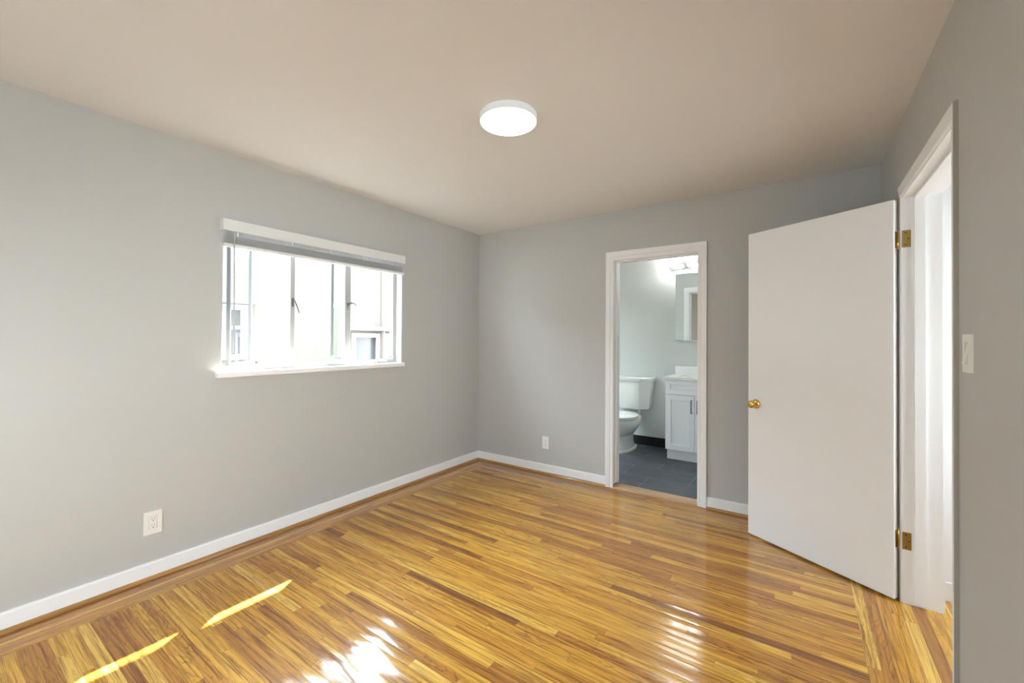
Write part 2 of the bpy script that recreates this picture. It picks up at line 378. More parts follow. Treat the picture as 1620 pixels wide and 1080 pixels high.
struct('ground', box(-8, 9, -9, 9, -0.75, -0.65), CONC, 'grey concrete ground outside the house', 'ground')
struct('foundation', box(-WT, RX+WT, NY-WT, 1.84, -0.65, -0.02), CONC, 'concrete foundation under the house', 'foundation')
struct('foundation', box(RX+WT, 4.75, -3.32, -0.42, -0.65, -0.02), CONC, 'concrete foundation under the hall', 'foundation')
struct('roof_eave', box(-0.65, -WT-0.001, NY-0.4, 2.2, 2.478, 2.60), ROOF, 'roof eave overhanging the outside of the window wall', 'eave')

# floor of individual boards, one mesh
def build_floor():
    bm = bmesh.new(); uvg = bm.loops.layers.uv.new('grain'); uve = bm.loops.layers.uv.new('edge')
    tone = bm.verts.layers.float.new('tone')
    def board(quad, along, wid, length, t):
        # quad: 4 points: start-low, end-low, end-high, start-high (low/high across)
        ru, rv = random.uniform(0, 50), random.uniform(0, 50)
        dz = [random.uniform(-0.00040, 0.00040) for _ in range(2)]
        vs = []
        for i, (x, y) in enumerate(quad):
            v = bm.verts.new((x, y, dz[0] if i in (0, 1) else dz[1])); v[tone] = t; vs.append(v)
        f = bm.faces.new(vs); uu = (0, length, length, 0); vv = (0, 0, wid, wid)
        for l, u, v, eu, ev in zip(f.loops, uu, vv, (0, 1, 1, 0), (0, 0, 1, 1)):
            l[uvg].uv = (u+ru, v+rv); l[uve].uv = (0.0002+eu*0.9996, ev)
        if f.normal.z < 0: pass
    def rtone():
        q = random.random()
        if q < 0.05: return random.uniform(0.06, 0.18)
        if q < 0.28: return random.uniform(0.18, 0.36)
        if q < 0.86: return random.uniform(0.40, 0.78)
        return random.uniform(0.8, 1.0)
    lx = [0, 0.052, 0.100, 0.124, 0.172, 0.222]; by = [0, -0.040, -0.078, -0.092, -0.128, -0.165]
    ltone = [0.2, 0.24, 0.9, 0.35, 0.45]
    x_r = 3.155
    for i in range(5):                                       # left border, mitred at the back corner
        y = NY; first = True
        cuts = [NY]
        while cuts[-1] < -1.0: cuts.append(cuts[-1]+random.uniform(0.9, 2.0))
        cuts = [q for q in cuts if q < -0.35]
        for k, y0 in enumerate(cuts):
            last = k == len(cuts)-1
            t = min(1, max(0, ltone[i]+random.uniform(-0.10, 0.10)))
            ya, yb = (by[i], by[i+1]) if last else (cuts[k+1], cuts[k+1])
            board([(lx[i], y0), (lx[i], ya), (lx[i+1], yb), (lx[i+1], y0)], 'y', lx[i+1]-lx[i], ya-y0, t)
        cuts = [None]                                        # back border
        xs = [lx[i]] + sorted(random.uniform(0.6, 3.0) for _ in range(2)) + [x_r]
        for k in range(3):
            xa0, xa1 = (lx[i], lx[i+1]) if k == 0 else (xs[k], xs[k])
            board([(xa1, by[i+1]), (xs[k+1], by[i+1]), (xs[k+1], by[i]), (xa0, by[i])], 'x', by[i]-by[i+1], xs[k+1]-xs[k], rtone()*0.55)
    y = by[-1]; wd = 0.0445; prev = []
    while y > NY:                                            # the field
        x = lx[-1]; x += 0.0
        L0 = random.uniform(0.15, 1.2)
        while x < x_r-1e-6:
            x2 = min(x_r, x + L0)
            if x_r - x2 < 0.12: x2 = x_r
            board([(x, y-wd), (x2, y-wd), (x2, y), (x, y)], 'x', wd, x2-x, rtone())
            x = x2; L0 = random.choice((random.uniform(0.3, 0.8), random.uniform(0.6, 1.6), random.uniform(1.2, 2.2)))
        y -= wd
    x = x_r; k = 0
    while x < 4.62:                                          # right border, the doorway and the hall
        w2 = 0.046
        y0 = NY if x < RX + 0.01 else -3.25
        top = 0.0 if x < RX + WT else -0.55
        while y0 < top-1e-6:
            y1 = min(top, y0 + random.uniform(0.6, 2.0))
            if top-y1 < 0.15: y1 = top
            board([(x, y0), (x, y1), (x+w2, y1), (x+w2, y0)], 'y', w2, y1-y0, rtone())
            y0 = y1
        x += w2
    # the screed that carries the boards
    box(-WT, RX+WT, NY-WT, 0.0, -0.02, -0.0012, bm=bm)
    box(RX+WT, 4.75, -3.32, 0.0, -0.02, -0.0012, bm=bm)
    return bm
fl = obj('floor', build_floor(), FLOORW)
tag(fl, 'glossy golden strip wood floor with bordered edges', 'floor', kind='structure')
for p in fl.data.polygons: p.use_smooth = False

# bathroom shell
struct('floor_bathroom', box(0.0, 2.80, 0.135, 1.72, -0.02, 0.0), TILE, 'dark slate tile floor inside the bathroom', 'floor')
struct('wall_bathroom_back', box(-WT, 2.94, 1.70, 1.84, -0.02, H), BATHWALL, 'pale grey wall behind the toilet and vanity', 'wall')
struct('wall_bathroom_left', wall_hole('x', -WT, 0.0, WT, 1.70, -0.02, H, [(0.35, 1.35, 0.90, 2.10)]), BATHWALL, 'pale grey bathroom wall on the left', 'wall')
struct('wall_bathroom_right', box(2.80, 2.94, WT, 1.70, -0.02, H), BATHWALL, 'pale grey bathroom wall on the right', 'wall')
struct('wall_bathroom_front', wall_hole('y', WT, WT+0.006, 0.0, 2.80, 0, H, [(BX0, BX1, 0, BZ)]), BATHWALL, 'bluish grey inner face of the bathroom doorway wall', 'wall')
struct('ceiling_bathroom', box(-WT, 2.94, WT, 1.84, H, H+0.13), CEIL, 'white bathroom ceiling', 'ceiling')
struct('baseboard_bathroom', box(0.0, 2.80, 1.688, 1.70, 0.0, 0.112, 0.002), BLACK, 'black baseboard along the bathroom back wall', 'baseboard')

# hall beyond the doorway
struct('wall_hall_back', box(RX+WT, 4.75, -0.56, -0.42, -0.02, H), TRIM, 'white end wall of the hall past the doorway', 'wall')
struct('wall_hall_right', wall_hole('x', 4.61, 4.75, -3.32, -0.56, -0.02, H, [(-1.30, -0.72, 0.75, 1.95)]), TRIM, 'white far side wall of the hall', 'wall')
struct('wall_hall_near', box(RX+WT, 4.61, -3.32, -3.18, -0.02, H), TRIM, 'white near end wall of the hall', 'wall')
struct('ceiling_hall', box(RX+WT, 4.75, -3.32, -0.42, H, H+0.13), CEIL, 'white hall ceiling', 'ceiling')
struct('baseboard_hall', box(RX+WT, 4.61, -0.572, -0.56, 0.0, 0.095, 0.003), TRIM, 'white baseboard on the hall end wall', 'baseboard')

# ------------------------------------------------------------------ baseboards and shoe mouldings
BP = [(0, 0.016), (0.013, 0.016), (0.013, 0.084), (0.010, 0.0915), (0, 0.0925)]
SP = [(0, 0), (0.028, 0), (0.0275, 0.006), (0.024, 0.013), (0.018, 0.0175), (0.012, 0.019), (0, 0.019)]
CX0, CX1 = 1.487, 2.321                                  # outer edges of the bathroom casing
CY0, CY1 = -1.647, -0.672                                # outer edges of the bedroom door casing
struct('baseboard_left', run_profile(BP, 'y', NY, 0, 0, 1), TRIM, 'white baseboard along the window wall', 'baseboard')
struct('baseboard_back', run_profile(BP, 'x', 0.013, CX0, 0, -1), TRIM, 'white baseboard between the corner and the bathroom doorway', 'baseboard')
struct('baseboard_back', run_profile(BP, 'x', CX1, RX, 0, -1), TRIM, 'short white baseboard between the bathroom doorway and the open door', 'baseboard')
struct('baseboard_right', run_profile(BP, 'y', CY1, -0.013, RX, -1), TRIM, 'short white baseboard behind the open door', 'baseboard')
struct('baseboard_right', run_profile(BP, 'y', NY, CY0, RX, -1), TRIM, 'white baseboard under the light switch', 'baseboard')
struct('baseboard_near', run_profile(BP, 'x', 0.013, RX-0.013, NY, 1), TRIM, 'white baseboard behind the viewpoint', 'baseboard')
struct('trim_1', run_profile(SP, 'y', NY, 0, 0.0, 1), SHOEY, 'stained wood shoe moulding under the window wall baseboard', 'moulding')
struct('trim_2', run_profile(SP, 'x', 0.028, CX0, 0.0, -1), SHOEX, 'stained wood shoe moulding running to the bathroom doorway', 'moulding')
struct('trim_3', run_profile(SP, 'x', CX1, RX, 0.0, -1), SHOEX, 'short stained wood shoe moulding right of the bathroom doorway', 'moulding')

# ------------------------------------------------------------------ bathroom doorway: casing, jamb, stop, threshold
JX0, JX1, JZ = 1.553, 2.250, 2.026
pf = [(0, 0), (0, 0.008), (0.006, 0.011), (0.018, 0.012), (0.020, 0.009), (0.024, 0.009), (0.028, 0.014), (0.050, 0.018), (0.064, 0.020), (0.068, 0.017), (0.068, 0)]
struct('trim_4', casing('y', 0, -1, JX0-0.002, JX1+0.003, JZ+0.010, pf, z0=0.003), TRIM, 'white moulded casing round the bathroom doorway', 'door casing')
def jamb_u(plane, p0, p1, u0, u1, zt, th, z0):
    secs = []
    for uo, zo in ((u0, None), (u0, zt), (u1, zt), (u1, None)):
        s = []
        for k, pp in ((0, p0), (0, p1), (1, p1), (1, p0)):
            u = uo + (-th*k if uo == u0 else th*k); z = z0 if zo is None else zt + th*k
            s.append((pp, u, z) if plane == 'x' else (u, pp, z))
        secs.append(s)
    return loft(secs)
struct('trim_5', jamb_u('y', -0.002, WT+0.006, JX0, JX1, JZ, 0.018, 0.035), TRIM, 'white jamb lining the bathroom doorway', 'door jamb')
struct('trim_6', jamb_u('y', 0.050, 0.085, JX0+0.010, JX1-0.010, JZ-0.010, 0.0105, 0.035), TRIM, 'white door stop strip inside the bathroom doorway', 'door stop')
pfb = [(d, t) for d, t in pf]
struct('trim_7', casing('y', WT+0.006, 1, JX0-0.004, JX1+0.004, JZ+0.004, pfb, z0=0.0), TRIM, 'white casing on the bathroom side of its doorway', 'door casing')
struct('trim_8', loft([[(x, -0.012, 0), (x, -0.006, 0.009), (x, 0.02, 0.013), (x, 0.10, 0.013), (x, 0.136, 0.005), (x, 0.136, 0)] for x in (BX0, BX1)]), THRESH, 'pale wood threshold between the boards and the slate tiles', 'threshold')

# ------------------------------------------------------------------ bedroom doorway (right wall)
pf2 = [(0, 0), (0, 0.010), (0.004, 0.0135), (0.075, 0.0135), (0.079, 0.010), (0.079, 0)]
def bedroom_casing():
    # near leg and head full width, far leg narrower against the corner
    secs = []
    for k in range(4):
        s = []
        for i, (d, t) in enumerate(pf2):
            if k < 2: u = DY0-0.004-d*(DY0-0.004-CY0)/0.079
            else: u = DY1+0.006+d*(CY1-DY1-0.006)/0.079
            z = 0.0 if k in (0, 3) else DZ+0.004+d*0.060/0.079
            s.append((RX-t, u, z))
        secs.append(s)
    bm = loft(secs); bm.faces.ensure_lookup_table()
    bmesh.ops.recalc_face_normals(bm, faces=bm.faces)
    for f in bm.faces:                                       # the outer side of the near leg is grey
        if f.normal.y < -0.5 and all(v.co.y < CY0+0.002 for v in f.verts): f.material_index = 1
        if all(v.co.y > DY1+0.004 for v in f.verts) and f.normal.x < -0.5 and min(v.co.z for v in f.verts) < 0.1: f.material_index = 1  # far leg's face: shade of the open door put in as grey
    return bm
struct('trim_9', bedroom_casing(), [TRIM, GREYTRIM], 'white flat casing round the bedroom doorway, near edge grey, far leg with painted-in shade', 'door casing')
struct('trim_10', jamb_u('x', RX-0.002, RX+WT+0.004, DY0, DY1, DZ, 0.018, 0.0), TRIM, 'white jamb lining the bedroom doorway', 'door jamb')
struct('trim_11', jamb_u('x', RX+0.042, RX+0.082, DY0+0.012, DY1-0.012, DZ-0.012, 0.0115, 0.012), TRIM, 'white door stop strip inside the bedroom doorway', 'door stop')
struct('trim_12', casing('x', RX+WT, 1, DY0-0.006, DY1+0.006, DZ+0.006, [(0, 0), (0, 0.012), (0.06, 0.016), (0.065, 0.014), (0.065, 0)]), TRIM, 'white casing on the hall side of the bedroom doorway', 'door casing')

# open door leaf: local +X runs from the hinge to the free edge, local +Y is the face towards the viewer
PIN = Vector((3.3465, -0.6985))
ang = math.atan2(0.514, -0.858)
DW, DT = 0.806, 0.035
door = obj('door_1', box(0.004, DW, 0.005, 0.005+DT, 0.012, 2.046, 0.0015, 1), DOORW)
door.location = (PIN.x, PIN.y, 0); door.rotation_euler = (0, 0, ang)
tag(door, 'white flush wooden door standing open on brass hinges', 'door', kind='structure')
# local +Y = rotate(+90) of d ; d=(-.858,.514) -> (-.514,-.858): the viewer's side
KX, KZ = DW-0.058, 0.896
kb = lathe([(0, 0), (0.031, 0), (0.031, 0.003), (0.027, 0.007), (0.013, 0.010), (0.0105, 0.016), (0.011, 0.024), (0.017, 0.030), (0.0235, 0.038), (0.0255, 0.046), (0.0235, 0.055), (0.016, 0.061), (0.009, 0.0625), (0, 0.0615)], 32, 'Y', (KX, 0.005+DT, KZ))
smooth_by_angle(obj('knob', kb, BRASS, door), 50)
kb = lathe([(0, 0), (0.031, 0), (0.031, 0.003), (0.027, 0.007), (0.013, 0.010), (0.0105, 0.016), (0.011, 0.024), (0.017, 0.030), (0.0235, 0.038), (0.0255, 0.046), (0.0235, 0.055), (0.016, 0.061), (0, 0.0615)], 32, '-Y', (KX, 0.005, KZ))
smooth_by_angle(obj('knob', kb, BRASS, door), 50)
obj('latch_plate', box(DW-0.0005, DW+0.0012, 0.010, 0.035, KZ-0.028, KZ+0.028, 0.0004, 1), BRASS, door)
for hz in (1.842, 0.316):
    hg = obj('hinge', lathe([(0, -0.047), (0.003, -0.047), (0.0055, -0.044), (0.0055, 0.044), (0.003, 0.047), (0, 0.047)], 16, 'Z', (0.0, 0.003, hz)), BRASS, door)
    smooth_by_angle(hg, 40)
    obj('leaf', box(0.0025, 0.0040, 0.006, 0.029, hz-0.0435, hz+0.0435, 0.0006, 1), OLDBRASS, hg)
    # leaf on the jamb, in the door's coordinates
    lf = bmesh.new(); box(RX-0.004, RX+0.030, DY1-0.0018, DY1-0.0002, hz-0.0435, hz+0.0435, 0.0006, 1, bm=lf)
    inv = (Matrix.Translation((PIN.x, PIN.y, 0)) @ Matrix.Rotation(ang, 4, 'Z')).inverted()
    lf.transform(inv); obj('leaf', lf, OLDBRASS, hg)
    for sx, sz in ((0.010, -0.030), (0.010, 0.030), (0.021, 0.0)):
        s = lathe([(0, 0), (0.0032, 0), (0.0030, 0.0008), (0, 0.0010)], 10, '-Y', (RX+sx, DY1-0.0018, hz+sz)); s.transform(inv); obj('screw', s, SLOT, hg)

# ------------------------------------------------------------------ window_1 in the left wall
win = empty('window_1', (0, (WY0+WY1)/2, WZ0)); tag(win, 'three-light grey metal casement window with two sashes swung out', 'window', kind='structure')
def wpart(name, bm, m, par=None, sm=False):
    bm.transform(Matrix.Translation((0, -(WY0+WY1)/2, -WZ0)))
    o = obj(name, bm, m, par or win)
    if sm: smooth_by_angle(o, 40)
    return o
FX0, FX1 = -0.115, -0.077
wpart('frame', ring('x', FX0, FX1, WY0, WY1, WZ0+0.018, WZ1, 0.034, 0.034, 0.034), STEEL)
wpart('sill', box(FX1-0.04, 0.045, WY0-0.030, WY1+0.004, WZ0-0.010, WZ0+0.022, 0.004, 2), TRIM)
M1, M2 = -2.019, -1.573
wpart('mullion', box(FX0+0.002, FX1+0.004, M1-0.017, M1+0.017, WZ0+0.045, WZ1-0.03, 0.002, 1), STEEL)
wpart('mullion', box(FX0+0.002, FX1+0.004, M2-0.027, M2+0.027, WZ0+0.045, WZ1-0.03, 0.002, 1), STEEL)
def sash(hx, hy, ex, ey, z0=WZ0+0.045, z1=WZ1-0.04):
    L = math.hypot(ex-hx, ey-hy); an = math.atan2(ey-hy, ex-hx)
    R = Matrix.Translation((hx, hy, 0)) @ Matrix.Rotation(an, 4, 'Z')
    bm = ring('y', -0.011, 0.011, 0, L, z0, z1, 0.020, 0.022, 0.022); bm.transform(R)
    s = wpart('sash', bm, SASHM)
    g = box(0.018, L-0.018, -0.002, 0.002, z0+0.02, z1-0.02); g.transform(R); wpart('pane', g, GLASS, s)
sash(-0.12, -2.412, -0.45, -2.134)
sash(-0.13, M2+0.004, -0.50, -1.445, z0=WZ0+0.060)
wpart('pane', box(-0.098, -0.094, M1+0.015, M2-0.025, WZ0+0.045, WZ1-0.03), GLASS)
# latches on the mullions
lt = wpart('latch', box(FX1+0.004, FX1+0.011, M1-0.007, M1+0.007, 1.545, 1.605, 0.002, 1), HWARE)
wpart('lever', tube([(FX1+0.010, M1+0.001, 1.592), (FX1+0.022, M1+0.004, 1.588), (FX1+0.026, M1+0.020, 1.55), (FX1+0.026, M1+0.038, 1.500)], [0.004, 0.005, 0.0045, 0.004], 10), HWARE, lt, True)
lt = wpart('latch', box(FX1+0.004, FX1+0.011, M2-0.012, M2+0.004, 1.535, 1.605, 0.002, 1), CHROME)
wpart('lever', tube([(FX1+0.010, M2-0.006, 1.57), (FX1+0.020, M2-0.004, 1.592), (FX1+0.026, M2+0.015, 1.604), (FX1+0.027, M2+0.040, 1.602), (FX1+0.027, M2+0.062, 1.588)], [0.004, 0.006, 0.006, 0.005, 0.0035], 10), HWARE, lt, True)
for yy in (M1, M2):
    wpart('corner_clip', box(FX1+0.002, FX1+0.010, yy-0.012, yy+0.012, WZ0+0.030, WZ0+0.070, 0.002, 1), STEEL)
# crank operators on the bottom rail
for yc, yh, sgn in ((-2.335, -2.33, 1), (-1.235, -1.115, 1)):
    op = wpart('crank_operator', box(FX1+0.002, FX1+0.030, yc-0.075, yc+0.045, WZ0+0.023, WZ0+0.040, 0.006, 2), CHROME)
    y0 = yc-0.02 if sgn > 0 else yc
    wpart('crank_handle', tube([(FX1+0.020, yc-0.045, WZ0+0.037), (FX1+0.030, yc-0.030, WZ0+0.046), (FX1+0.034, yc+0.02, WZ0+0.056), (FX1+0.034, yc+0.055, WZ0+0.070)], [0.007, 0.006, 0.005, 0.005], 10), CHROME, op, True)
    wpart('crank_knob', lathe([(0, -0.009), (0.006, -0.007), (0.008, 0), (0.006, 0.007), (0, 0.009)], 14, 'X', (FX1+0.036, yc+0.062, WZ0+0.074)), HWARE, op, True)

# unseen window added in the right wall beside the viewpoint to light the room
w2 = empty('added_window_2', (RX, -4.02, 0.8)); tag(w2, 'added unseen white framed window in the right wall that lights the room', 'window', kind='structure')
bm = ring('x', 0.05, 0.10, -0.40, 0.40, 0, 1.3, 0.045, 0.045, 0.045); obj('frame', bm, TRIM, w2)
obj('mullion', box(0.05, 0.10, -0.02, 0.02, 0.045, 1.255), TRIM, w2)
for y0, y1 in ((-0.355, -0.02), (0.02, 0.355)):
    obj('pane', box(0.073, 0.077, y0, y1, 0.045, 1.255), GLASS, w2)
w5 = empty('added_window_5', (1.2, NY, 0.6)); tag(w5, 'added unseen narrow white framed window behind the viewpoint for light', 'window', kind='structure')  # unseen window added to brighten the door and right wall
bm = ring('y', -0.10, -0.05, -0.35, 0.35, 0, 0.90, 0.045, 0.045, 0.045); obj('frame', bm, TRIM, w5)
obj('pane', box(-0.305, 0.305, -0.077, -0.073, 0.045, 0.855), GLASS, w5)
w3 = empty('added_window_3', (4.68, -1.01, 0.75)); tag(w3, 'added unseen white framed window that lights the hall and doorway', 'window', kind='structure')  # unseen window added to send daylight through the doorway
bm = ring('x', -0.02, 0.03, -0.29, 0.29, 0, 1.2, 0.045, 0.045, 0.045); obj('frame', bm, TRIM, w3)
obj('pane', box(0.003, 0.007, -0.245, 0.245, 0.045, 1.155), GLASS, w3)

w4 = empty('added_window_4', (-0.07, 0.85, 0.9)); tag(w4, 'added unseen white framed window that lights the bathroom', 'window', kind='structure')  # unseen window added to raise the light in the bathroom
bm = ring('x', -0.03, 0.02, -0.50, 0.50, 0, 1.20, 0.045, 0.045, 0.045); obj('frame', bm, TRIM, w4)
obj('pane', box(-0.007, -0.003, -0.455, 0.455, 0.045, 1.155), GLASS, w4)

# ------------------------------------------------------------------ blind over the window
bl = empty('window_blind', (0.0, -1.802, 1.975)); tag(bl, 'white horizontal slat blind drawn up to the top of the window', 'blind')
BY0, BY1 = -2.509, -1.097
def bpart(name, bm, m, par=None, sm=False):
    bm.transform(Matrix.Translation((0, 1.802, -1.975)))
    o = obj(name, bm, m, par or bl)
    if sm: smooth_by_angle(o, 40)
    return o
def valance():
    # a board with a thin lip below, closed returns at both ends
    pr = [(0.004, 2.046), (0.055, 2.046), (0.057, 2.043), (0.057, 1.990), (0.059, 1.986), (0.059, 1.978), (0.055, 1.976), (0.047, 1.978), (0.047, 2.036), (0.004, 2.036)]
    bm = loft([[(x, y, z) for x, z in pr] for y in (BY0, BY1)])
    return bm
va = bpart('valance', valance(), BLIND)
for y0, y1 in ((BY0-0.0025, BY0+0.001), (BY1-0.001, BY1+0.0025)):
    bpart('end_cap', box(0.003, 0.0585, y0, y1, 1.978, 2.0465, 0.001, 1), BLIND, va)
bpart('headrail', box(0.006, 0.040, BY0+0.006, BY1-0.006, 1.992, 2.028, 0.002, 1), BLIND)
zs = [1.902+0.0031*i for i in range(16)] + [1.9555, 1.962, 1.969, 1.9765]
for z in zs:
    q = [(0.008+0.042*t, z+0.0022*(1-(2*t-1)**2)) for t in (0, 0.2, 0.4, 0.6, 0.8, 1)]
    pr = [(x, zz) for x, zz in q] + [(x, zz-0.0009) for x, zz in reversed(q)]
    dy = random.uniform(-0.0015, 0.0015)
    bpart('slat', loft([[(x, y, zz) for x, zz in pr] for y in (BY0+0.004+dy, BY1-0.008+dy)]), BLIND, None, True)
bpart('bottom_rail', box(0.006, 0.053, BY0+0.003, BY1-0.006, 1.881, 1.900, 0.004, 2), BLIND)
for y in (-2.43, -2.09, -1.80, -1.52, -1.20):
    bpart('lift_cord', box(0.0515, 0.0530, y-0.004, y+0.004, 1.948, 1.992), BLIND)
bpart('wand', tube([(0.056, -2.452, 1.975), (0.0605, -2.452, 1.96), (0.061, -2.450, 1.6), (0.061, -2.448, 1.225)], [0.003, 0.0042, 0.0042, 0.0042], 8), WANDM, None, True)

# ------------------------------------------------------------------ what stands outside the window
nb = empty('neighbouring_building', (-2.3, 0, -0.65)); tag(nb, 'pale cream stucco building seen close outside the window', 'building')
def npart(name, bm, m, par=None):
    bm.transform(Matrix.Translation((2.3, 0, 0.65))); return obj(name, bm, m, par or nb)
nwall = npart('facade', wall_hole('x', -2.6, -2.3, -7, 6, -0.65, 2.45, [(-1.62, -1.40, 1.10, 1.66), (0.02, 0.98, 0.60, 1.36)]), STUCCO)
npart('roof', box(-6, -2.2, -7.1, 6.1, 2.45, 2.55), ROOF)
for y0, y1, z0, z1 in ((-1.62, -1.40, 1.10, 1.66), (0.02, 0.98, 0.60, 1.36)):
    fr = npart('window_frame', ring('x', -2.36, -2.28, y0-0.03, y1+0.03, z0-0.03, z1+0.03, 0.06, 0.06, 0.06), EXTW)
    npart('pane', box(-2.335, -2.325, y0, y1, z0, z1), EXTGLASS, fr)
    if y1-y0 > 0.5:
        npart('mullion', box(-2.34, -2.29, 0.42, 0.47, z0, z1), EXTW, fr)
npart('window_hood', box(-2.3, -2.12, -1.72, -1.29, 1.70, 1.745, 0.004, 1), EXTW)
npart('window_hood', box(-2.3, -2.16, -0.12, 1.3, 1.43, 1.485, 0.004, 1), EXTW)
npart('drainpipe', lathe([(0, 0), (0.035, 0), (0.035, 3.05), (0, 3.05)], 20, 'Z', (-2.22, 0.46, -0.6)), PIPE)

# ------------------------------------------------------------------ ceiling lamp
cl = empty('ceiling_lamp', (1.697, -1.851, H)); tag(cl, 'round white flush ceiling lamp, lit', 'ceiling lamp')
smooth_by_angle(obj('housing', lathe([(0, 0), (0.1455, 0), (0.147, -0.004), (0.1465, -0.028), (0.1455, -0.034), (0.1435, -0.0355), (0.142, -0.0345), (0.142, -0.030), (0, -0.030)], 80), RIM, cl), 40)
smooth_by_angle(obj('diffuser', lathe([(0, -0.0305), (0.1415, -0.0305), (0.1415, -0.0350), (0.13, -0.0362), (0.07, -0.0375), (0, -0.0378)], 80), LAMPM, cl), 40)

# ------------------------------------------------------------------ outlets and switch
def outlet(name, loc, rz, wid, hgt, label, deco):
    t = empty(name, loc, rz); tag(t, label, 'outlet', 'wall outlets')        # local +Y points off the wall, X along it
    if deco:
        obj('plate', wall_hole('y', 0, 0.0062, -wid/2, wid/2, -hgt/2, hgt/2, [(-0.0174, 0.0174, -0.0345, 0.0345)]), PLASTIC, t)
        obj('recess', box(-0.0178, 0.0178, 0.0002, 0.0012, -0.0350, 0.0350), SLOT, t)
    else:
        obj('plate', box(-wid/2, wid/2, 0, 0.0065, -hgt/2, hgt/2, 0.0022, 2), PLASTIC, t)
    if deco: rc = obj('receptacle', box(-0.0165, 0.0165, 0.0012, 0.0082, -0.0335, 0.0335, 0.0012, 1), PLASTIC, t)
    for s in (-1, 1):
        zc = s*0.0195 if not deco else s*0.0185
        if not deco:
            q = []
            for k in range(24):
                an = 2*PI*k/24; q.append((max(-0.0172, min(0.0172, 0.0205*math.cos(an)))*0.86, 0.0145*math.sin(an)))
            rc = obj('receptacle', loft([[(x, 0.003, zc+z) for x, z in q], [(x, 0.0078, zc+z) for x, z in q]]), PLASTIC, t)
        y1 = 0.0084 if deco else 0.0080
        obj('slot', box(-0.0072, -0.0052, y1-0.002, y1, zc+0.000, zc+0.0085), SLOT, rc)
        obj('slot', box(0.0050, 0.0068, y1-0.002, y1, zc+0.001, zc+0.0080), SLOT, rc)
        obj('ground_hole', lathe([(0, -0.001), (0.0026, -0.001), (0.0026, 0.001), (0, 0.001)], 12, 'Y', (0, y1-0.001, zc-0.0065)), SLOT, rc)
    return t
outlet('wall_outlet', (0.0, -2.816, 0.305), -PI/2, 0.079, 0.126, 'white duplex outlet on the window wall near the sunlit floor', True)
outlet('wall_outlet', (0.860, 0.0, 0.303), PI, 0.074, 0.119, 'small white outlet on the back wall left of the bathroom', False)
sw = empty('light_switch', (RX, -1.750, 1.287), PI/2); tag(sw, 'white rocker light switch on the wall beside the doorway', 'light switch')
obj('plate', wall_hole('y', 0, 0.0075, -0.036, 0.036, -0.0585, 0.0585, [(-0.0165, 0.0165, -0.0335, 0.0335)]), PLASTIC, sw)
obj('rocker', loft([[(x, 0.0012, -0.0318), (x, 0.0140, -0.0318), (x, 0.0080, 0.0), (x, 0.0018, 0.0318), (x, 0.0012, 0.0318)] for x in (-0.0148, 0.0148)]), PLASTIC, sw)
obj('recess', box(-0.0168, 0.0168, 0.0002, 0.0010, -0.0338, 0.0338), SLOT, sw)

# ------------------------------------------------------------------ toilet
TX = 1.185
toi = empty('toilet', (TX, 1.30, 0)); tag(toi, 'white two-piece toilet with lid down beside the vanity', 'toilet')
def tpart(name, bm, m, par=None, deg=35):
    bm.transform(Matrix.Translation((-TX, -1.30, 0))); return smooth_by_angle(obj(name, bm, m, par or toi), deg)
def egg(hx, y0, y1, z, n=48, back=0.62, pw=2.3):
    """Toilet outline: rounded front at y0, squarer back at y1."""
    yc = y0 + (y1-y0)*0.46; pts = []
    for k in range(n):
        an = 2*PI*k/n; cx, sy = math.cos(an), math.sin(an)
        e = 2.0/pw if sy > 0 else 1.0
        x = hx*math.copysign(abs(cx)**e, cx); yy = math.copysign(abs(sy)**e, sy)
        pts.append((TX+x, yc + (yy*(y1-yc) if sy > 0 else yy*(yc-y0)), z))
    return pts
bowl = loft([egg(0.098, 1.112, 1.600, 0.0, pw=3), egg(0.100, 1.110, 1.600, 0.012, pw=3), egg(0.097, 1.114, 1.597, 0.022, pw=3), egg(0.080, 1.130, 1.55, 0.030, pw=3),
             egg(0.078, 1.135, 1.53, 0.10), egg(0.078, 1.130, 1.53, 0.165), egg(0.082, 1.118, 1.54, 0.195), egg(0.094, 1.095, 1.55, 0.205), egg(0.110, 1.072, 1.555, 0.222), egg(0.142, 1.030, 1.57, 0.262), egg(0.172, 0.995, 1.59, 0.315),
             egg(0.184, 0.980, 1.60, 0.350), egg(0.186, 0.977, 1.60, 0.385), egg(0.184, 0.980, 1.60, 0.398), egg(0.176, 0.988, 1.59, 0.403)])
tpart('bowl', bowl, CERAMIC)
tpart('seat', loft([egg(0.178, 0.985, 1.44, 0.404), egg(0.186, 0.976, 1.447, 0.409), egg(0.186, 0.976, 1.447, 0.416), egg(0.180, 0.982, 1.442, 0.421)]), SEATW)
tpart('seat_lid', loft([egg(0.178, 0.985, 1.455, 0.424), egg(0.186, 0.974, 1.46, 0.428), egg(0.186, 0.974, 1.46, 0.436), egg(0.176, 0.986, 1.45, 0.444), egg(0.12, 1.04, 1.40, 0.449)]), SEATW)
def tank_loop(hx, y0, y1, cxo, cyo, z):
    # plan: straight front with chamfered corners
    p = [(-hx, y1), (-hx, y0+cyo), (-hx+0.012, y0+cyo-0.012*cyo/cxo), (-hx+cxo-0.010, y0+0.006), (-hx+cxo+0.004, y0)]
    return [(TX+x, y, z) for x, y in p] + [(TX-x, y, z) for x, y in reversed(p)]
tank = loft([tank_loop(0.180, 1.515, 1.655, 0.095, 0.065, 0.462), tank_loop(0.205, 1.498, 1.675, 0.105, 0.075, 0.470), tank_loop(0.214, 1.490, 1.682, 0.108, 0.080, 0.49), tank_loop(0.243, 1.470, 1.690, 0.118, 0.090, 0.808)])
tpart('tank', tank, CERAMIC, deg=22)
